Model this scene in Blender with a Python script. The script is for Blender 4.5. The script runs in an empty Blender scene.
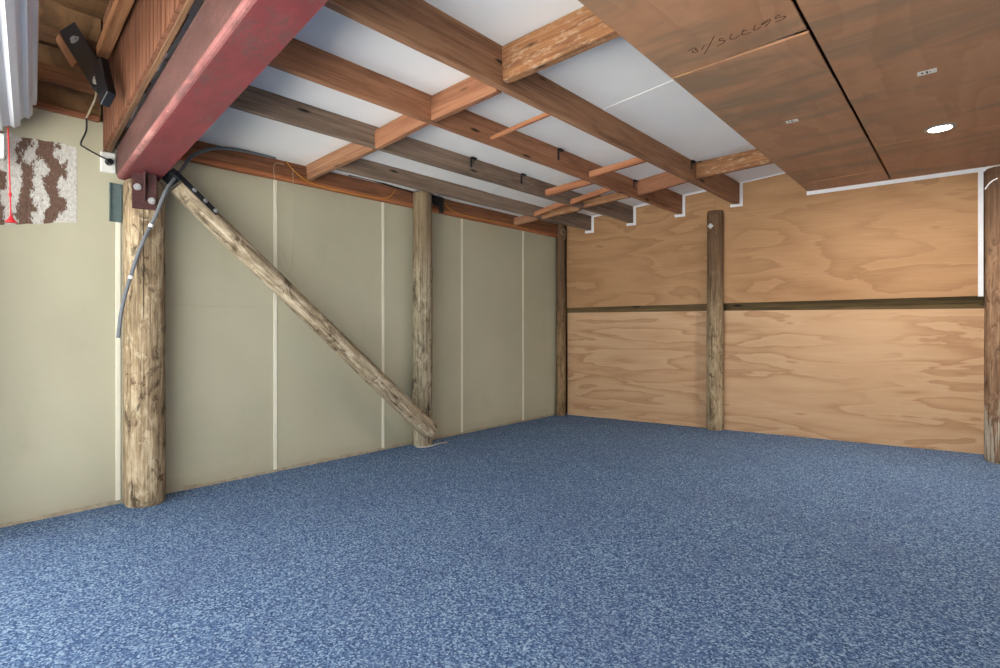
import bpy, bmesh, math, random
from mathutils import Vector, Matrix, noise

random.seed(7)
sc = bpy.context.scene
COL = sc.collection
PI = math.pi

# ---------------------------------------------------------------- camera, sky, lights, exposure
FWD_ANGLE = 41.07                       # the camera looks this far left of the left wall's direction
cam_d = bpy.data.cameras.new('camera')
cam = bpy.data.objects.new('camera', cam_d); COL.objects.link(cam)
cam.location = (4.866, 0.0, 1.31)
cam.rotation_euler = (PI / 2, 0, math.radians(FWD_ANGLE))
cam_d.sensor_width = 36.0
cam_d.lens = 560 / 1000 * 36.0
cam_d.shift_y = -0.007
cam_d.clip_start = 0.05
sc.camera = cam

world = bpy.data.worlds.new('overcast_sky'); sc.world = world
world.use_nodes = True
bg = world.node_tree.nodes['Background']
bg.inputs[0].default_value = (0.95, 0.985, 1.0, 1)
bg.inputs[1].default_value = 1.6

sun_d = bpy.data.lights.new('sun', 'SUN'); sun_d.energy = 34.0; sun_d.angle = math.radians(1.0); sun_d.color = (1.0, 0.985, 0.96)
sun = bpy.data.objects.new('sun', sun_d); COL.objects.link(sun)     # from beyond the left wall: lights the driveway outside, not the room
sun.rotation_euler = Vector((0.85, -0.25, -0.9)).to_track_quat('-Z', 'Y').to_euler()

sc.view_settings.view_transform = 'Standard'
sc.view_settings.look = 'None'
sc.view_settings.gamma = 1.0
sc.view_settings.use_curve_mapping = False
sc.view_settings.exposure = 1.75
sc.cycles.use_denoising = True
sc.cycles.denoising_prefilter = 'NONE'
sc.cycles.max_bounces = 12
sc.cycles.diffuse_bounces = 8
sc.cycles.sample_clamp_indirect = 8.0


def lamp(name, loc, size, power, color, rot=(0, 0, 0), parent=None, shape='DISK', size_y=None):
    l = bpy.data.lights.new(name, 'AREA'); l.shape = shape; l.size = size
    if size_y: l.size_y = size_y
    l.energy = power; l.color = color
    o = bpy.data.objects.new(name, l); COL.objects.link(o)
    o.location = loc; o.rotation_euler = rot
    if parent: o.parent = parent
    return o


# ---------------------------------------------------------------- colour and node helpers
def lin(r, g, b):
    f = lambda c: (c / 255 / 12.92) if c / 255 <= 0.04045 else ((c / 255 + 0.055) / 1.055) ** 2.4
    return (f(r), f(g), f(b), 1.0)


class NT:
    """a small wrapper for building node materials"""
    def __init__(self, name, rough=0.8, spec=0.25, metal=0.0):
        self.m = bpy.data.materials.new(name); self.m.use_nodes = True
        self.t = self.m.node_tree; self.n = self.t.nodes; self.l = self.t.links
        self.b = self.n['Principled BSDF']
        self.b.inputs['Roughness'].default_value = rough
        self.b.inputs['Specular IOR Level'].default_value = spec
        self.b.inputs['Metallic'].default_value = metal

    def put(self, sock, v):
        if hasattr(v, 'is_output') or isinstance(v, bpy.types.NodeSocket): self.l.new(v, sock)
        else: sock.default_value = v

    def coords(self, scale=(1, 1, 1), randomise=True, loc=(0, 0, 0)):
        tc = self.n.new('ShaderNodeTexCoord')
        v = tc.outputs['Object']
        if randomise:
            oi = self.n.new('ShaderNodeObjectInfo')
            mm = self.n.new('ShaderNodeVectorMath'); mm.operation = 'MULTIPLY'
            cx = self.n.new('ShaderNodeCombineXYZ')
            for i in range(3): self.l.new(oi.outputs['Random'], cx.inputs[i])
            self.l.new(cx.outputs[0], mm.inputs[0]); mm.inputs[1].default_value = (37, 19, 53)
            ad = self.n.new('ShaderNodeVectorMath'); ad.operation = 'ADD'
            self.l.new(v, ad.inputs[0]); self.l.new(mm.outputs[0], ad.inputs[1]); v = ad.outputs[0]
        mp = self.n.new('ShaderNodeMapping')
        mp.inputs['Scale'].default_value = scale; mp.inputs['Location'].default_value = loc
        self.l.new(v, mp.inputs['Vector'])
        return mp.outputs[0]

    def noise(self, vec, scale=1.0, detail=4, rough=0.55, dist=0.0):
        x = self.n.new('ShaderNodeTexNoise')
        x.inputs['Scale'].default_value = scale; x.inputs['Detail'].default_value = detail
        x.inputs['Roughness'].default_value = rough; x.inputs['Distortion'].default_value = dist
        self.l.new(vec, x.inputs['Vector'])
        return x.outputs['Fac']

    def ramp(self, fac, stops, interp='LINEAR'):
        r = self.n.new('ShaderNodeValToRGB'); cr = r.color_ramp; cr.interpolation = interp
        while len(cr.elements) < len(stops): cr.elements.new(0.5)
        for e, (p, c) in zip(cr.elements, stops):
            e.position = p; e.color = c if len(c) == 4 else (*c, 1)
        self.put(r.inputs['Fac'], fac)
        return r.outputs['Color']

    def mix(self, fac, a, b, mode='MIX'):
        x = self.n.new('ShaderNodeMix'); x.data_type = 'RGBA'; x.blend_type = mode
        self.put(x.inputs[0], fac); self.put(x.inputs[6], a); self.put(x.inputs[7], b)
        return x.outputs[2]

    def math(self, op, a, b=0.0, c=0.0):
        x = self.n.new('ShaderNodeMath'); x.operation = op
        self.put(x.inputs[0], a); self.put(x.inputs[1], b); self.put(x.inputs[2], c)
        return x.outputs[0]

    def axis(self, i):
        tc = self.n.new('ShaderNodeTexCoord'); s = self.n.new('ShaderNodeSeparateXYZ')
        self.l.new(tc.outputs['Object'], s.inputs[0])
        return s.outputs[i]

    def smooth(self, v, lo, hi):
        x = self.n.new('ShaderNodeMapRange'); x.interpolation_type = 'SMOOTHSTEP'
        self.put(x.inputs['Value'], v)
        x.inputs['From Min'].default_value = lo; x.inputs['From Max'].default_value = hi
        return x.outputs[0]

    def bump(self, h, strength=0.3, dist=0.005):
        x = self.n.new('ShaderNodeBump')
        x.inputs['Strength'].default_value = strength; x.inputs['Distance'].default_value = dist
        self.put(x.inputs['Height'], h); self.l.new(x.outputs[0], self.b.inputs['Normal'])

    def color(self, c): self.put(self.b.inputs['Base Color'], c); return self.m


def plain(name, rgb, rough=0.6, spec=0.3, metal=0.0, vary=0.12, scale=14):
    t = NT(name, rough, spec, metal)
    c = lin(*rgb); f = t.noise(t.coords((scale,) * 3), 1, 5)
    d = tuple(x * (1 - vary) for x in c[:3]); e = tuple(min(1, x * (1 + vary)) for x in c[:3])
    return t.color(t.ramp(f, [(0.3, d), (0.7, e)]))


def sawn_wood(name, dark, mid, light, stain=(60, 45, 34), stain_amt=0.35, dirt=None, rough=0.75, bump=0.25):
    """sawn timber, grain along the object's local X"""
    t = NT(name, rough, 0.25)
    fine = t.noise(t.coords((3.0, 95, 95)), 1, 5, 0.6, 0.3)
    band = t.noise(t.coords((0.8, 16, 16)), 1, 4, 0.55, 0.6)
    f = t.math('ADD', t.math('MULTIPLY', fine, 0.5), t.math('MULTIPLY', band, 0.5))
    c = t.ramp(f, [(0.34, lin(*dark)), (0.5, lin(*mid)), (0.66, lin(*light))])
    blot = t.noise(t.coords((2.2, 6, 6)), 1, 5, 0.6)
    c = t.mix(t.math('MULTIPLY', t.smooth(blot, 0.52, 0.72), stain_amt), c, lin(*stain))
    vo = t.n.new('ShaderNodeTexVoronoi'); vo.inputs['Scale'].default_value = 1.0
    t.l.new(t.coords((1.6, 7, 7)), vo.inputs['Vector'])
    c = t.mix(t.smooth(vo.outputs['Distance'], 0.13, 0.05), c, lin(*[int(v * 0.45) for v in dark]))
    if dirt:
        dn = t.noise(t.coords((12, 42, 42)), 1, 6, 0.75)
        c = t.mix(t.math('MULTIPLY', t.smooth(dn, 0.5, 0.66), 0.6), c, lin(*dirt))
    t.bump(f, bump, 0.004)
    return t.color(c)


def pole_wood(name, dark, mid, light, foot=None, top=None, top_from=1.2, top_to=2.4, blotch=0.75, rough=0.85):
    """weathered round pole, grain along local X which starts at the foot"""
    t = NT(name, rough, 0.15)
    streak = t.noise(t.coords((2.2, 48, 48)), 1, 6, 0.65, 0.5)
    wav = t.noise(t.coords((4.5, 15, 15)), 1, 5, 0.65, 1.2)
    f = t.math('ADD', t.math('MULTIPLY', streak, 0.55), t.math('MULTIPLY', wav, 0.45))
    c = t.ramp(f, [(0.33, lin(*dark)), (0.5, lin(*mid)), (0.64, lin(*light))])
    bl = t.noise(t.coords((3.2, 9, 9)), 1, 6, 0.72, 0.8)
    c = t.mix(t.math('MULTIPLY', t.smooth(bl, 0.5, 0.64), blotch), c, lin(*[int(v * 0.8) for v in dark]))
    ring = t.noise(t.coords((5.5, 7, 7), loc=(3, 1, 2)), 1, 5, 0.7, 0.4)
    c = t.mix(t.math('MULTIPLY', t.smooth(ring, 0.6, 0.66), 0.75), c, lin(74, 52, 34))
    c = t.mix(t.math('MULTIPLY', t.smooth(ring, 0.42, 0.34), 0.45), c, lin(*[min(255, int(v * 1.06)) for v in light]))
    crack = t.noise(t.coords((1.1, 62, 62)), 1, 2, 0.5, 0.2)
    c = t.mix(t.math('MULTIPLY', t.smooth(crack, 0.36, 0.30), 0.85), c, lin(42, 32, 24))
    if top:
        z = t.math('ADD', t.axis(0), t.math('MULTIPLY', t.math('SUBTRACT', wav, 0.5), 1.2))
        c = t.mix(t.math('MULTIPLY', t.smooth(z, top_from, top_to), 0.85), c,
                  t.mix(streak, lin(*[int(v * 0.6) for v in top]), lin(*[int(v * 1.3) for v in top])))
    if foot:
        z = t.math('ADD', t.axis(0), t.math('MULTIPLY', t.math('SUBTRACT', bl, 0.5), 1.6))
        c = t.mix(t.math('MULTIPLY', t.math('MULTIPLY', t.smooth(z, 0.55, 0.3), t.smooth(streak, 0.42, 0.56)), 0.75), c, lin(*foot))
    t.bump(f, 0.6, 0.008)
    return t.color(c)


def rotary_ply(name, base, pale, edge, su, sv, bands=7.0, soft=0.35, axes='xz', stain=None, rough=0.62, line=0.75):
    """rotary-cut plywood: contour-like figure stretched along the sheet"""
    t = NT(name, rough, 0.25)
    sca = (su, 1, sv) if axes == 'xz' else (su, sv, 1)
    h = t.noise(t.coords(sca, randomise=True), 1, 4.5, 0.46, 0.3)
    fr = t.math('FRACT', t.math('MULTIPLY', h, bands))
    c = t.ramp(fr, [(0.0, lin(*edge)), (0.05, lin(*edge)), (soft, lin(*base)), (0.9, lin(*pale)), (1.0, lin(*base))])
    soft_c = t.ramp(h, [(0.3, lin(*base)), (0.7, lin(*pale))])
    pick = t.noise(t.coords((0.9, 0.9, 0.9)), 1, 3)
    c = t.mix(t.math('MULTIPLY', t.smooth(pick, 0.2, 0.55), line), soft_c, c)
    gs = (su * 4, 30, sv * 28) if axes == 'xz' else (su * 4, sv * 28, 30)
    g = t.noise(t.coords(gs), 1, 4)
    c = t.mix(0.22, c, t.ramp(g, [(0.3, lin(*edge)), (0.7, lin(*pale))]))
    if stain:
        sn = t.noise(t.coords((0.7, 2.6, 1.3), loc=(5, 2, 1)), 1, 6, 0.66, 0.4)
        c = t.mix(t.math('MULTIPLY', t.smooth(sn, 0.46, 0.66), 0.85), c, lin(*stain))
    return t.color(c)


# ---------------------------------------------------------------- materials
M = {}
M['joist_brown'] = sawn_wood('brown_joist_timber', (114, 80, 58), (152, 110, 82), (176, 134, 100))
M['joist_red'] = sawn_wood('reddish_joist_timber', (116, 76, 54), (158, 110, 80), (182, 132, 100))
M['joist_grey'] = sawn_wood('greyed_joist_timber', (92, 78, 66), (130, 110, 94), (154, 134, 116))
M['plate_red'] = sawn_wood('red_wall_plate_timber', (92, 58, 42), (132, 86, 60), (154, 104, 76))
M['plate_lit_edge'] = sawn_wood('orange_lit_edge_timber', (126, 74, 46), (168, 104, 66), (186, 124, 84), stain_amt=0.2)  # orange tone stands for floor light on the plate's underside
M['nog_orange'] = sawn_wood('orange_block_timber', (122, 80, 57), (148, 101, 74), (164, 118, 89), stain_amt=0.35)
M['nog_brown'] = sawn_wood('brown_block_timber', (112, 76, 54), (150, 108, 80), (174, 132, 102))
M['nog_weathered'] = sawn_wood('weathered_block_timber', (96, 60, 38), (142, 98, 64), (170, 126, 90), dirt=(186, 160, 132))
M['batten_orange'] = sawn_wood('orange_batten_timber', (142, 88, 58), (166, 112, 79), (180, 128, 96), stain_amt=0.1)
M['lining'] = sawn_wood('lining_board_timber', (84, 53, 39), (110, 72, 52), (128, 88, 67), stain_amt=0.3)
M['lintel_edge'] = sawn_wood('dark_edge_timber', (64, 46, 34), (98, 72, 50), (120, 92, 66))
M['ledger'] = sawn_wood('pale_brown_ledger_timber', (120, 80, 52), (164, 116, 80), (186, 140, 102))
M['girt_dark'] = sawn_wood('dark_girt_timber', (54, 38, 26), (86, 62, 42), (110, 82, 58))
M['girt_brown'] = sawn_wood('brown_girt_timber', (92, 62, 42), (130, 90, 62), (150, 110, 78))
M['olive_rail'] = sawn_wood('olive_brown_rail_timber', (74, 60, 38), (100, 82, 52), (116, 98, 64), stain_amt=0.3)
M['pole'] = pole_wood('weathered_pole_timber', (86, 70, 54), (152, 132, 104), (200, 184, 154), blotch=0.9)
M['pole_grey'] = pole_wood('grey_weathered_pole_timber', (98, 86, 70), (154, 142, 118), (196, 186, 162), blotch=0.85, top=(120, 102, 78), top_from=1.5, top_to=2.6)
M['brace'] = pole_wood('pale_brace_pole_timber', (92, 76, 58), (162, 146, 120), (212, 198, 174), blotch=0.85)
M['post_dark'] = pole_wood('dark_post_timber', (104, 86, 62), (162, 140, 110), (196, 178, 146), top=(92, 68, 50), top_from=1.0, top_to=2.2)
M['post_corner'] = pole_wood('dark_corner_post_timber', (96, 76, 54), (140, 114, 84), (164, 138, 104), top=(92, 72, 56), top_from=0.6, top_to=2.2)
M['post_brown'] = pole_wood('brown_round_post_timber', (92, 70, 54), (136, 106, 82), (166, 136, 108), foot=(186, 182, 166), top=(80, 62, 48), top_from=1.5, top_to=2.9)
M['wall_ply'] = rotary_ply('rotary_cut_plywood_lower', (190, 152, 114), (202, 168, 132), (160, 117, 82), 0.6, 3.6, 6.5, line=0.75)
M['wall_ply_up'] = rotary_ply('rotary_cut_plywood_upper', (168, 128, 89), (180, 141, 102), (140, 100, 65), 0.7, 2.6, 6.0, soft=0.45, line=0.6)
M['ceil_ply'] = rotary_ply('brown_ceiling_plywood', (172, 127, 95), (184, 140, 108), (156, 110, 80), 2.6, 0.55, 5.0, soft=0.5, axes='xy',
                           stain=(138, 116, 94), line=0.5)
M['gable_ply'] = rotary_ply('gable_plywood', (114, 86, 58), (134, 104, 72), (80, 58, 38), 4.0, 1.0, 5.0, stain=(70, 52, 36))
M['ply_edge'] = plain('plywood_edge', (190, 150, 104))
M['black'] = plain('black_painted_steel', (15, 18, 24), 0.5, 0.4)
M['black_plastic'] = plain('black_plastic', (26, 26, 28), 0.45, 0.4)
M['bolt'] = plain('galvanised_bolt', (170, 172, 172), 0.4, 0.5, 0.7, 0.15, 60)
M['grey_plate'] = plain('grey_green_sheet', (92, 108, 108), 0.6, 0.3, 0.0, 0.12, 30)
M['conduit'] = plain('grey_conduit', (104, 108, 112), 0.4, 0.4)
M['white_bead'] = plain('white_sealant', (226, 228, 232), 0.6, 0.3, 0, 0.04)
M['white_plastic'] = plain('white_plastic', (224, 224, 218), 0.4, 0.4, 0, 0.04)
M['batten_cream'] = plain('cream_joint_strip', (230, 225, 206), 0.65, 0.25, 0, 0.06, 6)
M['tan_edge'] = plain('tan_wall_foot', (168, 156, 134), 0.85, 0.15, 0, 0.2, 25)
M['red_plastic'] = plain('red_plastic', (204, 34, 44), 0.4, 0.4, 0, 0.06)
M['yellow_wire'] = plain('yellow_wire', (214, 150, 40), 0.5, 0.3)
M['pale_wire'] = plain('pale_wire', (176, 166, 138), 0.6, 0.3)
M['ink'] = plain('dark_pencil', (40, 32, 28), 0.8, 0.1)
M['backing_thread'] = plain('pale_carpet_backing', (196, 188, 176), 0.9, 0.1, 0, 0.2, 60)
M['roof'] = plain('roof_steel_underside', (150, 150, 146), 0.6, 0.3)
M['concrete'] = plain('driveway_concrete', (174, 173, 170), 0.9, 0.15, 0, 0.1, 3)


def make_wall_paint():
    t = NT('pale_green_grey_wall_board', 0.72, 0.25)
    a = t.noise(t.coords((0.9, 0.9, 0.9), False), 1, 4)
    b = t.noise(t.coords((2.2, 2.2, 1.4), False), 1, 6, 0.65)
    c = t.ramp(a, [(0.3, lin(177, 173, 149)), (0.7, lin(189, 185, 160))])
    c = t.mix(t.math('MULTIPLY', t.smooth(b, 0.55, 0.8), 0.35), c, lin(160, 154, 130))
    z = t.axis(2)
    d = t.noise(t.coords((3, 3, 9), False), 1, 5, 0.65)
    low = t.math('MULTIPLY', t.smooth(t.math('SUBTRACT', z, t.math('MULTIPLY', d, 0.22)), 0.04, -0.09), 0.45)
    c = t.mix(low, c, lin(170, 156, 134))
    return t.color(c)
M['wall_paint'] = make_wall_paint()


def make_ceiling_white():
    t = NT('white_ceiling_board', 0.8, 0.2)
    a = t.noise(t.coords((2, 2, 2), False), 1, 5)
    c = t.ramp(a, [(0.3, lin(240, 239, 236)), (0.7, lin(247, 246, 243))])
    return t.color(c)
M['ceiling_white'] = make_ceiling_white()


def make_carpet():
    t = NT('blue_flecked_carpet', 0.95, 0.08)
    v = t.coords((1, 1, 1), False)
    vo = t.n.new('ShaderNodeTexVoronoi'); vo.inputs['Scale'].default_value = 120
    t.l.new(v, vo.inputs['Vector'])
    cell = t.n.new('ShaderNodeSeparateColor'); t.l.new(vo.outputs['Color'], cell.inputs[0])
    n1 = t.noise(v, 80, 4, 0.75)
    f = t.math('ADD', t.math('MULTIPLY', cell.outputs[0], 0.42), t.math('MULTIPLY', n1, 0.58))
    c = t.ramp(f, [(0.26, lin(46, 65, 98)), (0.44, lin(76, 100, 137)), (0.56, lin(99, 126, 160)), (0.74, lin(162, 184, 204))])
    w = t.noise(v, 1.3, 4, 0.6)
    c = t.mix(t.math('MULTIPLY', t.smooth(w, 0.42, 0.72), 0.3), c, lin(84, 96, 130))
    t.bump(f, 0.35, 0.006)
    return t.color(c)
M['carpet'] = make_carpet()


def make_red_oxide(name, base, dark, pale, wear):
    t = NT(name, 0.62, 0.3)
    a = t.noise(t.coords((2.2, 5, 5)), 1, 6, 0.65)
    c = t.ramp(a, [(0.32, lin(*dark)), (0.55, lin(*base)), (0.75, lin(*pale))])
    sp = t.noise(t.coords((60, 60, 60)), 1, 4, 0.7)
    bl = t.noise(t.coords((4, 9, 9)), 1, 5, 0.7)
    c = t.mix(t.math('MULTIPLY', t.smooth(t.math('ADD', sp, t.math('MULTIPLY', bl, 0.9)), 0.98, 1.14), wear), c, lin(98, 66, 62))
    fl = t.noise(t.coords((14, 30, 30)), 1, 6, 0.75, 0.5)
    zone = t.noise(t.coords((1.6, 3, 3)), 1, 3)
    c = t.mix(t.math('MULTIPLY', t.smooth(t.math('ADD', fl, t.math('MULTIPLY', zone, 0.5)), 0.80, 0.86), wear * 0.7), c, lin(84, 62, 60))
    c = t.mix(t.math('MULTIPLY', t.smooth(fl, 0.38, 0.32), wear * 0.45), c, lin(*[min(255, int(v * 1.25)) for v in pale]))
    t.bump(sp, 0.15, 0.002)
    return t.color(c)
M['red_oxide'] = make_red_oxide('red_oxide_primer', (116, 52, 55), (98, 45, 48), (136, 72, 74), 0.9)
M['red_web'] = make_red_oxide('shaded_weathered_red_oxide_primer', (84, 57, 52), (66, 45, 42), (108, 74, 67), 0.9)  # browner tone paints in the web's shading along with its rust
M['red_dark'] = make_red_oxide('dark_maroon_steel', (66, 34, 33), (52, 29, 28), (84, 46, 44), 0.6)
M['red_worn'] = make_red_oxide('worn_pink_primer_edge', (134, 86, 83), (106, 58, 57), (168, 126, 119), 0.9)


def make_patch():
    t = NT('torn_paper_and_glue', 0.85, 0.15)
    y = t.axis(1)
    n = t.noise(t.coords((5, 5, 5), False), 1, 3, 0.6)
    fine = t.noise(t.coords((55, 85, 40), False), 1, 4, 0.7)
    wv = t.n.new('ShaderNodeTexWave'); wv.bands_direction = 'Y'; wv.inputs['Scale'].default_value = 2.15
    wv.inputs['Distortion'].default_value = 5.0; wv.inputs['Detail'].default_value = 3; wv.inputs['Detail Scale'].default_value = 2.0
    wv.inputs['Phase Offset'].default_value = 2.6
    t.l.new(t.coords((1, 1, 1), False), wv.inputs['Vector'])
    n = t.noise(t.coords((8, 8, 5), False), 1, 6, 0.7, 0.6)
    f = t.math('ADD', t.math('MULTIPLY', wv.outputs['Fac'], 0.26), t.math('ADD', t.math('MULTIPLY', fine, 0.4), t.math('MULTIPLY', n, 1.0)))
    m = t.smooth(f, 0.80, 0.86)
    edge = t.smooth(y, 0.985, 0.96)
    m = t.math('MULTIPLY', m, edge)
    paper = t.ramp(fine, [(0.3, lin(168, 162, 152)), (0.6, lin(210, 208, 200))])
    glue = t.ramp(fine, [(0.3, lin(84, 64, 54)), (0.7, lin(122, 98, 84))])
    t.bump(m, 0.4, 0.004)
    return t.color(t.mix(m, paper, glue))
M['patch'] = make_patch()

t = NT('white_roller_curtain', 0.45, 0.4)
M['curtain'] = t.color(t.ramp(t.noise(t.coords((1, 5, 5)), 1, 3), [(0.3, lin(214, 218, 224)), (0.7, lin(232, 234, 238))]))
t = NT('lit_lamp_face')
t.b.inputs['Emission Color'].default_value = (1.0, 0.97, 0.93, 1); t.b.inputs['Emission Strength'].default_value = 14
M['lamp_face'] = t.color((1, 1, 1, 1))


# ---------------------------------------------------------------- object helpers
def props(o, label=None, cat=None, group=None, kind=None):
    if label: o['label'] = label
    if cat: o['category'] = cat
    if group: o['group'] = group
    if kind: o['kind'] = kind
    return o


def link(name, bm, mat, parent=None, matrix=None, smooth=False):
    bmesh.ops.recalc_face_normals(bm, faces=bm.faces)
    me = bpy.data.meshes.new(name); bm.to_mesh(me); bm.free()
    if isinstance(mat, str): mat = M[mat]
    me.materials.append(mat)
    if smooth:
        for p in me.polygons: p.use_smooth = True
        try: me.set_sharp_from_angle(angle=math.radians(40))
        except Exception: pass
    o = bpy.data.objects.new(name, me); COL.objects.link(o)
    if matrix is not None: o.matrix_world = matrix
    if parent is not None:
        pm = parent.matrix_world.copy() if parent.type != 'EMPTY' else Matrix.LocRotScale(parent.location, parent.rotation_euler, None)
        o.parent = parent
        o.matrix_parent_inverse = Matrix.Identity(4)
        o.matrix_basis = pm.inverted() @ (matrix if matrix is not None else Matrix.Identity(4))
    return o


def thing(name, loc, label, cat, group=None):
    o = bpy.data.objects.new(name, None); COL.objects.link(o); o.location = loc
    o.empty_display_size = 0.1
    return props(o, label, cat, group)


def add_box(bm, lo, hi, bevel=0.0):
    lo, hi = Vector(lo), Vector(hi)
    r = bmesh.ops.create_cube(bm, size=1.0, matrix=Matrix.Translation((lo + hi) / 2) @ Matrix.Diagonal((*(hi - lo), 1)))
    if bevel > 0:
        es = list({e for v in r['verts'] for e in v.link_edges})
        bmesh.ops.bevel(bm, geom=es, offset=bevel, segments=1, affect='EDGES', profile=0.7)
    return r['verts']


def add_hex(bm, pts):
    """eight corners: four of the bottom in order, then four of the top"""
    v = [bm.verts.new(p) for p in pts]
    for f in ((3, 2, 1, 0), (4, 5, 6, 7), (0, 1, 5, 4), (1, 2, 6, 5), (2, 3, 7, 6), (3, 0, 4, 7)):
        bm.faces.new([v[i] for i in f])


def frame(a, b, up=(0, 0, 1)):
    """matrix at a, local X towards b, local Z close to up"""
    a, b = Vector(a), Vector(b)
    x = (b - a).normalized(); z = Vector(up); z = (z - x * z.dot(x)).normalized(); y = z.cross(x)
    m = Matrix((x, y, z)).transposed().to_4x4(); m.translation = a
    return m


def timber(name, a, b, w, h, mat, label=None, cat=None, group=None, parent=None, bevel=0.004, up=(0, 0, 1), zoff=0.0, wear=0.002):
    """sawn timber between the centre points a and b, w thick and h deep"""
    L = (Vector(b) - Vector(a)).length
    bm = bmesh.new()
    n = max(2, int(L / 0.35)); rings = []
    rnd = random.Random(hash((round(a[0], 3), round(a[1], 3), round(L, 3))) & 0xffff)
    for i in range(n + 1):
        x = L * i / n; j = lambda: rnd.uniform(-wear, wear)
        dy, dz = j(), j(); c = bevel; W, Hh = w / 2, h / 2
        prof = [(-W, -Hh + c), (-W + c, -Hh), (W - c, -Hh), (W, -Hh + c), (W, Hh - c), (W - c, Hh), (-W + c, Hh), (-W, Hh - c)]
        rings.append([bm.verts.new((x, py + dy, pz + dz + zoff)) for py, pz in prof])
    for r0, r1 in zip(rings, rings[1:]):
        for k in range(8): bm.faces.new((r0[k], r0[(k + 1) % 8], r1[(k + 1) % 8], r1[k]))
    bm.faces.new(rings[0][::-1]); bm.faces.new(rings[-1])
    o = link(name, bm, mat, parent, frame(a, b, up))
    return props(o, label, cat, group)


def pole_bm(L, r0, r1, seed=0, half=False, rough=0.012, seg=28, step=0.06, flats=()):
    """a slightly irregular pole along local X; half=True leaves a flat back on local -Y"""
    bm = bmesh.new(); n = max(6, int(L / step)); rings = []
    kn = [(random.Random(seed + i).uniform(0.2, L - 0.2), random.Random(seed * 3 + i).uniform(0, 2 * PI)) for i in range(4)]
    for i in range(n + 1):
        x = L * i / n; r = r0 + (r1 - r0) * i / n; ring = []
        if i in (0, n): r *= 0.9
        if i in (1, n - 1): x = L * i / n + (-0.6 if i == 1 else 0.6) * L / n
        bend = Vector((0, 0.006 * noise.noise((x * 0.8, seed, 1.3)), 0.006 * noise.noise((x * 0.8, seed, 7.7))))
        for k in range(seg):
            a = 2 * PI * k / seg
            q = 1 + rough * 4 * noise.noise((x * 1.4, math.cos(a) * 1.6 + seed * 3, math.sin(a) * 1.6)) \
                + rough * 1.4 * noise.noise((x * 7, math.cos(a) * 5 + seed, math.sin(a) * 5))
            for kx, ka in kn:
                da = (a - ka + PI) % (2 * PI) - PI
                q += 0.05 * math.exp(-((x - kx) / 0.05) ** 2 - (da / 0.3) ** 2)
            y, z = math.cos(a) * r * q, math.sin(a) * r * q
            if half: y = max(y, -r * half)
            ring.append(bm.verts.new((x, y + bend.y, z + bend.z)))
        rings.append(ring)
    for a_, b_ in zip(rings, rings[1:]):
        for k in range(seg): bm.faces.new((a_[k], a_[(k + 1) % seg], b_[(k + 1) % seg], b_[k]))
    bm.faces.new(rings[0][::-1]); bm.faces.new(rings[-1])
    return bm


def tube(name, pts, r, mat, parent=None, seg=8, smooth_steps=6):
    """a smooth round tube through the points"""
    P = [Vector(p) for p in pts]; path = []
    for i in range(len(P) - 1):
        p0, p1, p2, p3 = P[max(i - 1, 0)], P[i], P[i + 1], P[min(i + 2, len(P) - 1)]
        for s in range(smooth_steps):
            u = s / smooth_steps
            path.append(0.5 * ((2 * p1) + (p2 - p0) * u + (2 * p0 - 5 * p1 + 4 * p2 - p3) * u * u + (3 * p1 - p0 - 3 * p2 + p3) * u ** 3))
    path.append(P[-1])
    bm = bmesh.new(); rings = []; prev = None
    for i, p in enumerate(path):
        d = (path[min(i + 1, len(path) - 1)] - path[max(i - 1, 0)]).normalized()
        ref = prev if prev else (Vector((0, 0, 1)) if abs(d.z) < 0.9 else Vector((1, 0, 0)))
        u = (ref - d * ref.dot(d)).normalized(); prev = u; v = d.cross(u)
        rings.append([bm.verts.new(p + (u * math.cos(2 * PI * k / seg) + v * math.sin(2 * PI * k / seg)) * r) for k in range(seg)])
    for a_, b_ in zip(rings, rings[1:]):
        for k in range(seg): bm.faces.new((a_[k], a_[(k + 1) % seg], b_[(k + 1) % seg], b_[k]))
    bm.faces.new(rings[0][::-1]); bm.faces.new(rings[-1])
    return link(name, bm, mat, parent, smooth=True)


def bolt(name, p, n, r, parent, matname='bolt', h=0.014):
    """hex bolt head on a washer at p, pointing along n"""
    n = Vector(n).normalized(); bm = bmesh.new()
    q = n.to_track_quat('Z', 'Y').to_matrix().to_4x4(); q.translation = Vector(p)
    bmesh.ops.create_cone(bm, cap_ends=True, segments=16, radius1=r * 1.45, radius2=r * 1.4, depth=0.004, matrix=Matrix.Translation((0, 0, 0.002)))
    bmesh.ops.create_cone(bm, cap_ends=True, segments=6, radius1=r, radius2=r * 0.92, depth=h, matrix=Matrix.Translation((0, 0, 0.004 + h / 2)))
    return link(name, bm, matname, parent, q)


# ---------------------------------------------------------------- where the room's planes are
KY = 6.961                                             # the far left corner
WD = Vector((0.9910, 0.1339, 0.0)); WN = Vector((-0.1339, 0.9910, 0.0))   # along the plywood wall / outwards
MW = Matrix((WD, WN, Vector((0, 0, 1)))).transposed().to_4x4(); MW.translation = Vector((0, KY, 0))
wall_y = lambda x, off=0.0: KY + 0.13512 * x - off * 1.00907   # y of the plywood wall's plane moved off into the room
ceil_z = lambda x: 2.805 + 0.106 * x                   # underside of the white boards
joist_z = lambda x: 2.675 + 0.073 * x                  # underside of the joists
ply_z = lambda x: 2.8243 + 0.0266 * x                  # underside of the plywood ceiling
beam_y = lambda x: -0.0925 * x                         # skew of the steel beam and the lintel wall
JX = [(2.512, 'joist_brown', 0.062), (1.811, 'joist_red', 0.055), (1.144, 'joist_grey', 0.05), (0.52, 'joist_grey', 0.05)]

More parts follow.
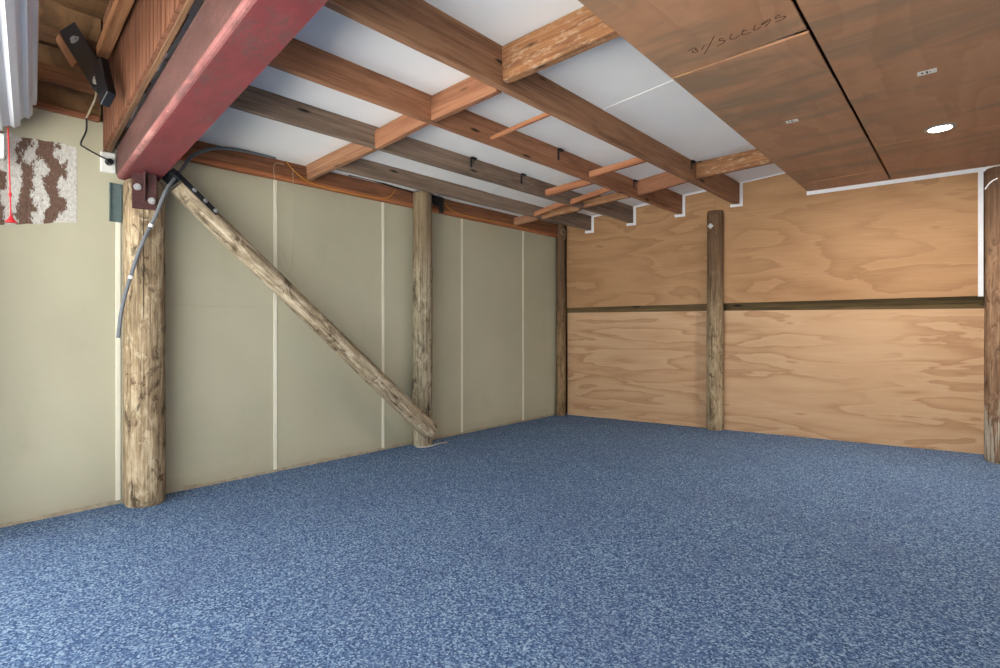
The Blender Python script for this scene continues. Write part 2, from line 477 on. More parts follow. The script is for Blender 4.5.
# ---------------------------------------------------------------- setting: floor, walls, roof
bm = bmesh.new()
add_hex(bm, [(-0.05, -0.95, -0.05), (7.9, -0.95, -0.05), (7.9, wall_y(7.9) + .1, -0.05), (-0.05, KY + .1, -0.05),
             (-0.05, -0.95, 0), (7.9, -0.95, 0), (7.9, wall_y(7.9) + .1, 0), (-0.05, KY + .1, 0)])
floor = props(link('floor', bm, 'carpet'), kind='structure')
bm = bmesh.new(); add_box(bm, (-14, -16, -0.12), (24, 18, -0.052))
props(link('floor_driveway', bm, 'concrete'), kind='structure')

# left wall: sheets between the joint strips, a horizontal joint behind the first pole
bm = bmesh.new()
strips = [1.27, 2.484, 3.683, 4.87, 6.07]
edges = [-0.9] + strips + [KY + 0.05]
for i, (a, b) in enumerate(zip(edges, edges[1:])):
    top = 3.9 if i == 0 else 2.86
    if i in (1,):
        add_box(bm, (-0.06, a, -0.05), (0.0, b, 1.48)); add_box(bm, (-0.06, a, 1.4815), (0.0, b, top))
    else:
        add_box(bm, (-0.06, a + 0.001, -0.05), (0.0, b - 0.001, 2.80 if i == 0 else top))
add_box(bm, (-0.10, -0.9, -0.05), (-0.06, KY + 0.1, 4.0))
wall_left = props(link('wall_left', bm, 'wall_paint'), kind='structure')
bm = bmesh.new(); add_box(bm, (-0.059, -0.9, 2.802), (-0.004, 1.165, 4.0))
link('upper_lining', bm, 'gable_ply', wall_left)
for i, y in enumerate(strips):
    bm = bmesh.new(); add_box(bm, (0.0, y - 0.016, 0.0), (0.007, y + 0.016, 2.642 if i else 2.09), 0.002)
    props(link('trim_%d' % (i + 1), bm, 'batten_cream'), kind='structure')
bm = bmesh.new()
rnd = random.Random(3)
for k in range(60):
    y0 = -0.9 + k * 0.131
    if 1.28 < y0 < 1.6 or 3.98 < y0 < 4.25: continue
    add_box(bm, (0.0, y0, 0.0), (0.006 + rnd.uniform(0, .006), min(y0 + 0.131, KY), 0.016 + rnd.uniform(0, .014)))
props(link('baseboard_left', bm, 'tan_edge'), kind='structure')

# plywood wall (right in the picture), in its own frame: x along, y outwards, z up
bm = bmesh.new(); add_box(bm, (-0.1, 0.10, -0.05), (8.0, 0.18, 4.3))
wall_right = props(link('wall_right', bm, 'girt_dark', None, MW), kind='structure')


def quad_panel(bm, s0, s1, y0, y1, zb0, zb1, zt0, zt1):
    add_hex(bm, [(s0, y0, zb0), (s1, y0, zb1), (s1, y1, zb1), (s0, y1, zb0), (s0, y0, zt0), (s1, y0, zt1), (s1, y1, zt1), (s0, y1, zt0)])


for s0, s1 in ((0.125, 2.24), (2.243, 7.6)):
    bm = bmesh.new()
    zt = lambda s: 1.522 - 0.0015 * s - 0.0105 * max(0, s - 2.2)
    quad_panel(bm, s0, s1, 0.0, 0.028, -0.04, -0.04, zt(s0), zt(min(s1, 5.2)))
    link('lower_panel', bm, 'wall_ply', wall_right, MW)
for s0, s1, yy in ((0.05, 2.24, 0.03), (2.2, 7.6, 0.085)):
    bm = bmesh.new(); quad_panel(bm, s0, s1, yy, 0.099, 1.3, 1.3, 1.75, 1.75)
    link('rail', bm, 'olive_rail', wall_right, MW)
for s0, s1 in ((0.125, 2.24), (2.243, 4.868)):
    bm = bmesh.new()
    quad_panel(bm, s0, s1, -0.022, -0.004, 1.594 + 0.0075 * s0, 1.594 + 0.0075 * s1, 3.35, 3.5)
    link('upper_panel', bm, 'wall_ply_up', wall_right, MW)
    bm = bmesh.new()
    quad_panel(bm, s0, s1, -0.0035, 0.0295, 1.625 + 0.0075 * s0, 1.625 + 0.0075 * s1, 1.70, 1.75)
    link('packing_strip', bm, 'lintel_edge', wall_right, MW)
bm = bmesh.new(); quad_panel(bm, 4.9, 8.0, -0.02, 0.0, 1.64, 1.66, 3.6, 3.9)
link('end_panel', bm, 'wall_ply_up', wall_right, MW)

# unseen wall on the far right, added to cut daylight from that side
bm = bmesh.new(); add_box(bm, (7.62, -0.95, -0.05), (7.74, 8.1, 4.4))
props(link('wall_east_added', bm, 'ceiling_white'), kind='structure')

bm = bmesh.new(); add_box(bm, (5.35, -1.05, -0.05), (7.74, -0.95, 4.4)); add_box(bm, (0.0, 0.05, -0.05), (0.38, 0.26, 2.48))  # unseen right pier added to narrow the daylight; left jamb shades the near corner
props(link('wall_near_added', bm, 'ceiling_white'), kind='structure')

# roof over everything
bm = bmesh.new()
rz = lambda x: 3.55 + 0.09 * x
add_hex(bm, [(-0.4, -1.5, rz(-.4)), (8.0, -1.5, rz(8)), (8.0, 8.3, rz(8)), (-0.4, 8.3, rz(-.4)),
             (-0.4, -1.5, rz(-.4) + .06), (8.0, -1.5, rz(8) + .06), (8.0, 8.3, rz(8) + .06), (-0.4, 8.3, rz(-.4) + .06)])
props(link('ceiling_roof_deck', bm, 'gable_ply'), kind='structure')

# white boards between the joists
bm = bmesh.new()
bays = [(0.0, 0.52 - .05), (0.52, 1.144 - .05), (1.144, 1.811 - .055), (1.811, 2.512 - .062), (2.512, 3.9)]
cuts = {0: [2.77, 4.6, 6.0], 1: [2.77, 4.75, 5.9], 2: [3.0, 4.95, 5.86], 3: [3.9, 4.75, 5.92], 4: [2.778, 3.96, 5.88]}
for i, (x0, x1) in enumerate(bays):
    ys = [1.2 - 0.09 * x0] + cuts[i] + [None]
    for k, (a, b) in enumerate(zip(ys, ys[1:])):
        lift = (0.0, 0.002, 0.0, 0.06)[k]
        if i == 4: lift = (0.045, 0.0, -0.0025, 0.05)[k]
        b0 = (b - 0.0008) if b else wall_y(x0) - .01; b1 = (b - 0.0008) if b else wall_y(x1) - .01
        if i == 0 and k == 0: x1 = 0.5198
        elif i == 0: x1 = 0.47
        z0, z1 = ceil_z(x0) + lift, ceil_z(x1) + lift
        add_hex(bm, [(x0, a, z0), (x1, a, z1), (x1, b1, z1), (x0, b0, z0), (x0, a, z0 + .04), (x1, a, z1 + .04), (x1, b1, z1 + .04), (x0, b0, z0 + .04)])
props(link('ceiling', bm, 'ceiling_white'), kind='structure')

# lintel wall over the roller door: vertical matched boards, edge timber below
lin_z = lambda x: 2.594 + 0.1155 * x
bm = bmesh.new(); x = 0.0; rnd = random.Random(5)
while x < 7.6:
    w = 0.084; x1 = x + w
    y0, y1 = 1.177 + beam_y(x), 1.177 + beam_y(x1)
    d = rnd.uniform(0, .003); g = 0.009
    add_hex(bm, [(x + g, y0 - d, lin_z(x)), (x1 - g, y1 - d, lin_z(x1)), (x1, y1 + .02, lin_z(x1)), (x, y0 + .02, lin_z(x)),
                 (x + g, y0 - d, 4.15), (x1 - g, y1 - d, 4.15), (x1, y1 + .02, 4.15), (x, y0 + .02, 4.15)])
    x = x1
# boards are vertical, so the grain of this mesh runs along z: turn the object's frame
R = Matrix.Rotation(-PI / 2, 4, 'Y')
bmesh.ops.transform(bm, matrix=R.inverted(), verts=bm.verts)
wall_front = props(link('wall_front', bm, 'lining', None, R), kind='structure')
timber('bottom_edge', (0.0, 1.212, 2.612), (7.6, 1.212 + beam_y(7.6), 2.612 + 0.1155 * 7.6), 0.03, 0.05, 'lintel_edge', parent=wall_front)
for x0, ln, hgt, mt in ((0.62, 0.2, .05, 'ceiling_white'), (1.02, 0.12, .05, 'black'), (1.2, .05, .04, 'white_plastic'), (1.32, .22, .05, 'ceiling_white'), (1.62, .3, .05, 'lintel_edge')):
    timber('packer', (x0, 1.235 + beam_y(x0), 2.63 + .1155 * x0), (x0 + ln, 1.235 + beam_y(x0 + ln), 2.63 + .1155 * (x0 + ln)), 0.012, hgt, mt, parent=wall_front)

# ---------------------------------------------------------------- steel beam
BX0, BX1 = 0.05, 7.4
beam = thing('steel_beam', (0.12, 1.38, 2.41), 'long red-oxide painted steel beam sloping up from the round pole at the left wall', 'beam')
bz = lambda x: 2.392 + 0.089 * x; bt = lambda x: 2.618 + 0.113 * x


def beam_prism(name, prof, mat, x0=BX0, x1=BX1, n=24):
    """prof: (y, t) where t runs 0 at the underside to 1 at the top"""
    bm = bmesh.new(); rings = []
    for i in range(n + 1):
        x = x0 + (x1 - x0) * i / n
        rings.append([bm.verts.new((x, 1.253 - 0.085 * x + py, bz(x) + pz0 + (bt(x) - bz(x)) * pz1)) for py, pz0, pz1 in prof])
    k = len(prof)
    for a_, b_ in zip(rings, rings[1:]):
        for j in range(k): bm.faces.new((a_[j], a_[(j + 1) % k], b_[(j + 1) % k], b_[j]))
    bm.faces.new(rings[0][::-1]); bm.faces.new(rings[-1])
    return link(name, bm, mat, beam, Matrix.Identity(4))


beam_prism('bottom_flange', [(0.030, 0, 0), (0.252, 0, 0), (0.252, .014, 0), (0.030, .014, 0)], 'red_oxide')
beam_prism('rounded_edge', [(0.030, 0, 0), (0.018, .002, 0), (0.008, .008, 0), (0.002, .017, 0), (0.0, .028, 0), (0.012, .028, 0), (0.030, .014, 0)], 'red_worn')
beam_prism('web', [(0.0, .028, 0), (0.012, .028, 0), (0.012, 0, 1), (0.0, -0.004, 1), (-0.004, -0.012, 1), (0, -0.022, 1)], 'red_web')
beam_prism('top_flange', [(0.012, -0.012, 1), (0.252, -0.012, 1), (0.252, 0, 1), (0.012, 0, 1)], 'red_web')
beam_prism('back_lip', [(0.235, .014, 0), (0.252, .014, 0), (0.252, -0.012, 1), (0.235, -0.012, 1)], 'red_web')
# cleat under the beam, bolted to the pole
n_cl = Vector((0.96, -0.28, 0)).normalized()
cm = Matrix((Vector((0.28, 0.96, 0)).normalized(), n_cl, Vector((0, 0, 1)))).transposed().to_4x4(); cm.translation = Vector((0.272, 1.362, 2.25))
bm = bmesh.new(); add_box(bm, (-0.075, -0.004, -0.09), (0.075, 0.008, 0.185), 0.002)
cleat = link('cleat_plate', bm, 'red_dark', beam, cm)
bm = bmesh.new()
vs = [(0.0, .008, 0.175), (0.0, .075, 0.175), (0.0, .02, -0.03), (0.0, .008, -0.03)]
add_hex(bm, [(-0.006, v[1], v[2]) for v in vs] + [(0.006, v[1], v[2]) for v in vs])
link('gusset', bm, 'red_dark', beam, cm)
bolt('bolt', cm @ Vector((-0.042, .008, 0.065)), n_cl, 0.017, cleat)
bolt('bolt', cm @ Vector((0.045, .008, -0.025)), n_cl, 0.017, cleat)

# ---------------------------------------------------------------- poles and posts
def upright(name, x, y, h, r0, r1, mat, label, seed, half=None, turn=0.0, parent_thing=None):
    bm = pole_bm(h, r0, r1, seed, half or False)
    m = Matrix.Translation((x, y, 0)) @ Matrix.Rotation(turn, 4, 'Z') @ Matrix.Rotation(-PI / 2, 4, 'Y')
    o = link(name, bm, mat, parent_thing, m, True)
    if label: props(o, label, 'post')
    return o


upright('round_pole', 0.142, 1.405, 2.385, 0.135, 0.131, 'pole', 'thick round timber pole carrying the red steel beam at the left wall', 11)
upright('round_pole', 0.122, 4.132, 2.80, 0.114, 0.106, 'pole_grey', 'round grey-brown timber pole in the grey wall behind the foot of the diagonal brace', 23)
upright('corner_post', 0.078, 6.872, 2.82, 0.072, 0.07, 'post_corner', 'slim dark timber post standing in the far corner between grey wall and plywood', 31)
p713 = thing('half_round_post', (2.23, 7.2, 0), 'dark-topped half-round timber post in the middle of the plywood wall', 'post')
o = upright('shaft', 2.235, wall_y(2.235) - 0.058, 2.79, 0.104, 0.1, 'post_dark', None, 43, half=0.02, turn=math.radians(180 + 7.7), parent_thing=p713)
bm = bmesh.new(); add_box(bm, (-0.026, -0.026, 0), (0.026, 0.026, 0.006), 0.002)
qm = (-WN).to_track_quat('Z', 'Y').to_matrix().to_4x4() @ Matrix.Rotation(PI / 4, 4, 'Z'); qm.translation = Vector((2.215, wall_y(2.215) - 0.157, 2.59))
link('square_washer', bm, 'bolt', p713, qm)
p990 = thing('round_pole', (4.965, 7.28, 0), 'thick brown round pole at the right end of the plywood wall, by the white bead', 'post')
upright('shaft', 4.965, 7.28, 2.85, 0.13, 0.126, 'post_brown', None, 57, parent_thing=p990)
tube('pale_scrape', [(4.846, 7.225, 2.655), (4.87, 7.19, 2.69), (4.90, 7.165, 2.715), (4.935, 7.153, 2.73)], 0.006, 'white_bead', p990)
# foot of the middle pole: frayed carpet edge
tube('frayed_carpet_edge', [(0.18, 3.995, .004), (0.235, 4.03, .006), (0.262, 4.08, .007), (0.272, 4.16, .012), (0.25, 4.25, .01), (0.275, 4.31, .016), (0.31, 4.33, .02)], 0.007, 'backing_thread')
props(bpy.data.objects['frayed_carpet_edge'], 'pale frayed edge of carpet curling round the foot of the middle pole', 'carpet edge')

# diagonal brace with its steel strap
brace = thing('diagonal_brace', (0.33, 4.09, 0.15), 'slanting round timber brace from the red beam down to the middle pole', 'brace')
A, B = Vector((0.335, 4.06, 0.185)), Vector((0.215, 1.60, 2.385))
link('shaft', pole_bm((B - A).length, 0.098, 0.074, 71, rough=0.02), 'brace', brace, frame(A, B), True)
u = (A - B).normalized()
nrm = Vector((0.85, 0.2, 0.45)); nrm = (nrm - u * nrm.dot(u)).normalized()
sm = Matrix((u, nrm.cross(u), nrm)).transposed().to_4x4(); sm.translation = B + nrm * 0.076
bm = bmesh.new(); add_box(bm, (-0.085, -0.026, 0), (0.32, 0.026, 0.008), 0.002)
strap = link('steel_strap', bm, 'black', brace, sm)
for s in (0.09, 0.195, 0.295): bolt('bolt', sm @ Vector((s, 0, .008)), nrm, 0.013, strap)
bm = bmesh.new(); add_box(bm, (-0.11, -0.03, -0.11), (-0.02, 0.03, 0.0), 0.003)
link('end_bracket', bm, 'black', brace, sm)

# ---------------------------------------------------------------- joists, wall plate, blocks and battens
wp = thing('wall_plate', (0.036, 4.2, 2.64), 'long red-brown timber plate along the top of the grey wall', 'beam')
timber('plate_board', (0.034, 1.5, 2.752), (0.034, 6.92, 2.752), 0.06, 0.155, 'plate_red', parent=wp)
timber('lit_lower_edge', (0.04, 1.5, 2.658), (0.04, 6.92, 2.658), 0.074, 0.036, 'plate_lit_edge', parent=wp)  # added strip, coloured like the plate's lit underside
names = ['wide brown ceiling joist nearest the plywood ceiling', 'reddish-brown ceiling joist, second from the plywood ceiling',
         'grey weathered ceiling joist, third from the plywood ceiling', 'shorter grey ceiling joist nearest the grey wall, passing above the middle pole']
JD = [0.30, 0.28, 0.25, 0.21]
for (x, mat, w), lab, dep in zip(JX, names, JD):
    cx = x - w / 2; zb = joist_z(x)
    timber('ceiling_joist', (cx, 2.80 if x < 1 else 1.52 - 0.085 * cx, zb + dep / 2), (cx, wall_y(cx, 0.026), zb + dep / 2), w, dep, mat, lab, 'joist', 'joists under the white ceiling')


def block(y, xa, xb, za, zb, h, mat, label, t=0.05, cat='block', name='timber_block', grp='timber blocks between the joists', yb=None):
    timber(name, (xa, y + t / 2, za + h / 2), (xb, (yb if yb is not None else y) + t / 2, zb + h / 2), t, h, mat, label, cat, grp)


block(2.72, 2.514, 3.44, 2.886, 2.93, 0.228, 'nog_weathered', 'big pale-stained block between the widest joist and the plywood ceiling, nearest the red beam', 0.062)
block(2.735, 1.813, 2.448, 2.812, 2.846, 0.18, 'nog_orange', 'orange-brown block joining the two joists next to the plywood ceiling, nearer row')
block(2.735, 1.146, 1.754, 2.745, 2.806, 0.15, 'nog_orange', 'orange-brown block between the second and third joists, nearer row')
block(2.745, 0.09, 1.092, 2.682, 2.75, 0.14, 'nog_brown', 'long brown block from the wall plate to the longer grey joist, nearer row')
block(5.88, 2.514, 3.40, 2.896, 2.925, 0.17, 'nog_weathered', 'white-stained block between the widest joist and the plywood ceiling, near the plywood wall')
block(5.90, 1.813, 2.448, 2.822, 2.892, 0.215, 'nog_orange', 'orange block joining the two joists next to the plywood ceiling, near the plywood wall')
block(5.82, 1.146, 1.754, 2.768, 2.806, 0.085, 'nog_weathered', 'stained block between the second and third joists, near the plywood wall')
block(5.80, 0.522, 1.092, 2.705, 2.742, 0.10, 'nog_weathered', 'stained block between the two grey joists, near the plywood wall')
block(5.78, 0.075, 0.468, 2.672, 2.70, 0.10, 'nog_brown', 'short brown block from the wall plate to the first grey joist, far end')


def batten(xa, ya, za, xb, yb, zb, w, h, label):
    timber('orange_batten', (xa, ya, za), (xb, yb, zb), w, h, 'batten_orange', label, 'batten', 'thin orange battens between the joists', bevel=0.003)


batten(1.813, 4.9, 2.86, 2.448, 4.86, 2.892, 0.045, 0.06, 'bright orange batten between the brown and red joists, the farther of two there')
batten(1.146, 5.06, 2.806, 1.754, 5.05, 2.845, 0.05, 0.07, 'bright orange batten between the red and grey joists, the longer one')
batten(1.813, 3.4, 2.848, 2.448, 3.33, 2.876, 0.03, 0.03, 'thin orange batten between the brown and red joists, nearer the red beam')
batten(1.146, 5.56, 2.79, 1.754, 5.43, 2.838, 0.04, 0.055, 'orange batten beside the stained block between the red and grey joists')
batten(0.522, 5.66, 2.745, 1.092, 5.52, 2.79, 0.04, 0.06, 'orange batten between the two grey joists, beside the stained block')

# black clips nailed on the joists
def clip(x, y, z, hgt, label):
    c = thing('cable_clip', (x, y, z), label, 'clip', 'black clips on the joists')
    bm = bmesh.new(); add_box(bm, (x + .001, y - .012, z), (x + .009, y + .012, z + hgt), .002); link('stem', bm, 'black_plastic', c)
    bm = bmesh.new(); add_box(bm, (x + .001, y - .012, z + hgt - .002), (x + .032, y + .05, z + hgt + .02), .002); link('hook', bm, 'black_plastic', c)


clip(1.811, 4.338, 2.885, .085, 'small black clip halfway along the reddish joist, between two orange battens')
clip(1.811, 5.83, 2.90, .07, 'small black clip on the reddish joist beside the orange block near the plywood wall')
clip(1.144, 3.85, 2.835, .075, 'small black clip on the grey joist, the nearer of two there')
clip(1.144, 4.61, 2.825, .085, 'small black clip on the grey joist, the farther of two there')
clip(2.512, 5.76, 2.965, .075, 'small black clip on the wide brown joist beside the stained block by the plywood wall')

# ---------------------------------------------------------------- plywood ceiling sheets
def ply_sheet(x0, x1, y0, y1a, y1b, label, skew=-0.0175, dz=0.0):
    """skewed sheet; far edge runs from y1a at x0 to y1b at x1"""
    bm = bmesh.new(); P = []
    e = lambda x, y: x + skew * (y - 5.0)
    for top in (0, .015):
        for xx, yy in ((x0, y0), (x1, y0), (x1, y1b), (x0, y1a)):
            X = e(xx, yy); P.append((X, yy, ply_z(X) + top + dz))
    add_hex(bm, P)
    # origin in the sheet's middle so each sheet carries its own figure
    c = Vector(((x0 + x1) / 2, (y0 + y1a) / 2, ply_z((x0 + x1) / 2)))
    bmesh.ops.translate(bm, vec=-c, verts=bm.verts)
    o = link('plywood_sheet', bm, 'ceil_ply', None, Matrix.Translation(c))
    return props(o, label, 'ceiling panel', 'brown plywood sheets of the low ceiling')


wx = lambda x: wall_y(x, 0.035)
sh_a = ply_sheet(3.302, 4.092, 1.72, 3.448, 3.398, 'brown plywood ceiling sheet with pencilled figures, next to the white ceiling')
sh_b = ply_sheet(3.302, 4.092, 3.452, 6.93, 6.955, 'long brown plywood ceiling sheet along the white ceiling, with one small white tag', dz=.001)
bm_strip = ply_sheet(3.302, 4.092, 6.936, wx(3.28), wx(4.05), 'narrow brown plywood ceiling strip at the wall beside the white ceiling')
sh_d = ply_sheet(4.112, 7.5, 1.72, 6.03, 6.029, 'large brown plywood ceiling sheet around the round light, with dark bands')
ply_sheet(4.112, 7.5, 6.035, wx(4.09), wx(7.5), 'brown plywood ceiling sheet between the round light and the plywood wall', dz=.0015)
for x0, x1, y, nm in ((3.335, 3.47, 3.45, sh_a), (3.35, 4.05, 6.933, sh_b), (4.10, 4.5, 6.033, sh_d)):
    timber('pale_edge', (x0, y, ply_z(x0) - .0005), (x1, y + (x1 - x0) * .02, ply_z(x1) - .0005), .007, .004, 'ply_edge', parent=nm, bevel=.001, wear=0)
# pencilled writing on the first sheet
W = [[(3.550, 3.180), (3.566, 3.174), (3.586, 3.167), (3.595, 3.177), (3.591, 3.195), (3.578, 3.196), (3.564, 3.203), (3.561, 3.219), (3.574, 3.228), (3.589, 3.226), (3.594, 3.204), (3.587, 3.191)],
     [(3.611, 3.223), (3.644, 3.181)], [(3.605, 3.279), (3.634, 3.245), (3.675, 3.187), (3.721, 3.122)],
     [(3.749, 3.178), (3.735, 3.169), (3.726, 3.180), (3.729, 3.192), (3.747, 3.203), (3.747, 3.218), (3.729, 3.234), (3.694, 3.242)],
     [(3.803, 3.164), (3.779, 3.201), (3.777, 3.215), (3.787, 3.226), (3.807, 3.224), (3.828, 3.209)],
     [(3.869, 3.162), (3.854, 3.181), (3.875, 3.185)], [(3.854, 3.181), (3.840, 3.207), (3.849, 3.221), (3.884, 3.222)],
     [(3.927, 3.161), (3.906, 3.197), (3.906, 3.214), (3.923, 3.213), (3.943, 3.199)],
     [(3.951, 3.183), (3.960, 3.169), (3.983, 3.158), (4.000, 3.157), (3.998, 3.172), (3.984, 3.191), (3.963, 3.215)],
     [(3.951, 3.183), (3.970, 3.178), (3.988, 3.168)],
     [(4.052, 3.148), (4.036, 3.150), (4.025, 3.160), (4.025, 3.171), (4.047, 3.172), (4.069, 3.186), (4.055, 3.203), (4.035, 3.206), (4.013, 3.205)]]
for strokes in ([W[0]], [W[1]], [W[2]], [W[3]], [W[4]], W[5:7], [W[7]], W[8:10], [W[10]]):
    bm = bmesh.new()
    for st in strokes:
        for (xa, ya), (xb, yb) in zip(st, st[1:]):
            d = Vector((xb - xa, yb - ya)).normalized() * 0.0012; n = Vector((-d.y, d.x)) * 1.7
            q = [(xa - d.x + n.x, ya - d.y + n.y), (xa - d.x - n.x, ya - d.y - n.y), (xb + d.x - n.x, yb + d.y - n.y), (xb + d.x + n.x, yb + d.y + n.y)]
            add_hex(bm, [(px, py, ply_z(px) - .0012) for px, py in q] + [(px, py, ply_z(px) - .0002) for px, py in q])
    link('pencilled_figure', bm, 'ink', sh_a, Matrix.Identity(4))


def tag_card(x, y, lx, ly, rot, label):
    z = ply_z(x)
    g = thing('paper_tag', (x, y, z), label, 'tag', 'paper tags on the plywood ceiling')
    m = Matrix.Translation((x, y, z - .0015)) @ Matrix.Rotation(math.atan(0.0266) * -1, 4, 'Y') @ Matrix.Rotation(rot, 4, 'Z')
    bm = bmesh.new(); add_box(bm, (-lx / 2, -ly / 2, -.001), (lx / 2, ly / 2, .001)); link('card', bm, 'white_plastic', g, m)
    bm = bmesh.new()
    add_box(bm, (-.004, -ly * .3, -.0016), (.004, ly * .3, -.0008)); add_box(bm, (lx * .12, -ly * .12, -.0016), (lx * .17, ly * .12, -.0008))
    add_box(bm, (-lx * .3, -ly * .2, -.0016), (-lx * .2, ly * .1, -.0008)); link('mark', bm, 'ink', g, m)


tag_card(4.571, 4.508, .10, .07, 0.05, 'white rectangular paper tag on the plywood ceiling, the one closer to the round light')
tag_card(3.709, 4.808, .085, .06, 0.05, 'small white paper tag on the plywood ceiling, the one closer to the white ceiling')

# ---------------------------------------------------------------- round ceiling light
lx, ly = 4.569, 5.847; lz = ply_z(lx)
dl = thing('round_downlight', (lx, ly, lz), 'lit round ceiling light with thin metal ring in the plywood ceiling', 'light')
tilt = Matrix.Translation((lx, ly, lz)) @ Matrix.Rotation(-math.atan(0.0266), 4, 'Y')
bm = bmesh.new(); rings = []
for r, z in ((0.075, -.004), (0.082, -.010), (0.098, -.010), (0.106, -.002), (0.106, 0.0), (0.075, 0.0)):
    rings.append([bm.verts.new((r * math.cos(2 * PI * k / 40), r * math.sin(2 * PI * k / 40), z)) for k in range(40)])
for i in range(len(rings)):
    a_, b_ = rings[i], rings[(i + 1) % len(rings)]
    for k in range(40): bm.faces.new((a_[k], a_[(k + 1) % 40], b_[(k + 1) % 40], b_[k]))
link('ring', bm, 'bolt', dl, tilt, True)
bm = bmesh.new(); bmesh.ops.create_cone(bm, cap_ends=True, segments=40, radius1=.076, radius2=.074, depth=.008, matrix=Matrix.Translation((0, 0, -.004)))
link('diffuser', bm, 'lamp_face', dl, tilt)
lamp('downlight_lamp', (lx, ly, lz - .02), 0.14, 20, (1.0, 0.93, 0.84))

# ---------------------------------------------------------------- white beads on the plywood wall
def bead(name, pts, w=0.03, y0=-0.033, y1=-0.0225):
    """strip along a polyline of (x, z) on the wall face"""
    bm = bmesh.new()
    for i, ((xa, za), (xb, zb)) in enumerate(zip(pts, pts[1:])):
        sa, sb = xa / 0.991, xb / 0.991
        d = Vector((sb - sa, zb - za)); L = d.length; d /= L; n = Vector((-d.y, d.x)) * w / 2; e = d * w / 2
        q = [(sa - e.x + n.x, za - e.y + n.y), (sa - e.x - n.x, za - e.y - n.y), (sb + e.x - n.x, zb + e.y - n.y), (sb + e.x + n.x, zb + e.y + n.y)]
        yy = y0 - 0.0007 * i
        add_hex(bm, [(p, yy, z) for p, z in q] + [(p, y1, z) for p, z in q])
    props(link(name, bm, 'white_bead', None, MW), kind='structure')


ends = [(0.52, 0.05, 'trim_6'), (1.144, 0.05, 'trim_7'), (1.811, 0.055, 'trim_8'), (2.512, 0.062, 'trim_9')]
for i, (x, w, nm) in enumerate(ends):
    nx = ends[i + 1][0] - ends[i + 1][1] - .02 if i < 3 else 3.2
    zb = joist_z(x) - .018; zc = ceil_z(x) + .045
    bead(nm, [(x - w - .03, zb), (x + .02, zb), (x + .02, zc + .01), (nx, zc + .01 + .106 * (nx - x - .02))], 0.034)
bead('trim_10', [(3.268, 2.95), (3.268, 2.888), (4.80, ply_z(4.80) - .026), (7.5, ply_z(7.5) - .026)], 0.042)
bead('trim_11', [(4.806, 2.92), (4.806, 1.645)], 0.042)

# ---------------------------------------------------------------- roller door drum, cord
drum = thing('roller_door', (0.14, 0.48, 2.54), 'white ribbed roller door rolled up on its drum above the left wall', 'roller door')
bm = bmesh.new(); nrib = 17; prof = []
for k in range(nrib):
    a0 = 2 * PI * k / nrib; d = 2 * PI / nrib
    for fr, rr in ((0.0, 0.272), (0.42, 0.272), (0.52, 0.294), (0.90, 0.294)):
        prof.append((math.cos(a0 + d * fr) * rr, math.sin(a0 + d * fr) * rr))
rings = []
for i in range(13):
    x = 0.13 + (7.0 - 0.13) * i / 12
    rings.append([bm.verts.new((x, 0.487 - 0.16 * (x - .13) + a, 2.826 + 0.05 * (x - .13) + b)) for a, b in prof])
n = len(prof)
for a_, b_ in zip(rings, rings[1:]):
    for k in range(n): bm.faces.new((a_[k], a_[(k + 1) % n], b_[(k + 1) % n], b_[k]))
bm.faces.new(rings[0][::-1]); bm.faces.new(rings[-1])
link('curtain', bm, 'curtain', drum)
bm = bmesh.new(); bmesh.ops.create_cone(bm, cap_ends=True, segments=40, radius1=.262, radius2=.262, depth=.03,
                                        matrix=Matrix.Translation((0.117, 0.488, 2.826)) @ Matrix.Rotation(PI / 2, 4, 'Y'))
link('drum_end', bm, 'bolt', drum)
bm = bmesh.new(); add_box(bm, (0.13, 0.53, 2.37), (0.19, 0.612, 2.53), .006)
link('bottom_stop', bm, 'white_plastic', drum)
tube('drum_shaft', [(0.03, 0.488, 2.826), (0.11, 0.488, 2.826)], 0.022, 'black', drum)
bm = bmesh.new(); add_box(bm, (0.03, 0.40, 2.72), (0.045, 0.576, 2.93), .004)
link('wall_bracket', bm, 'bolt', drum)
cord = thing('pull_cord', (0.3, 0.62, 1.96), 'thin red pull cord with a small red handle hanging below the roller door', 'cord')
tube('line', [(0.3, 0.612, 2.545), (0.3, 0.618, 2.3), (0.3, 0.622, 2.13), (0.3, 0.624, 1.985)], 0.0035, 'red_plastic', cord)
bm = bmesh.new()
for r1, r2, d, z in ((0.006, 0.012, .02, 1.995), (0.013, 0.022, .018, 1.977), (0.03, 0.027, .010, 1.963)):
    bmesh.ops.create_cone(bm, cap_ends=True, segments=16, radius1=r2 if r2 > r1 else r1, radius2=r1 if r2 > r1 else r2, depth=d, matrix=Matrix.Translation((0.3, 0.626, z)))
link('handle', bm, 'red_plastic', cord, None, True)
bm = bmesh.new(); bmesh.ops.create_icosphere(bm, subdivisions=2, radius=1, matrix=Matrix.Translation((0.3, 0.622, 2.13)) @ Matrix.Diagonal((.008, .008, .018, 1)))
link('knot', bm, 'red_plastic', cord, None, True)

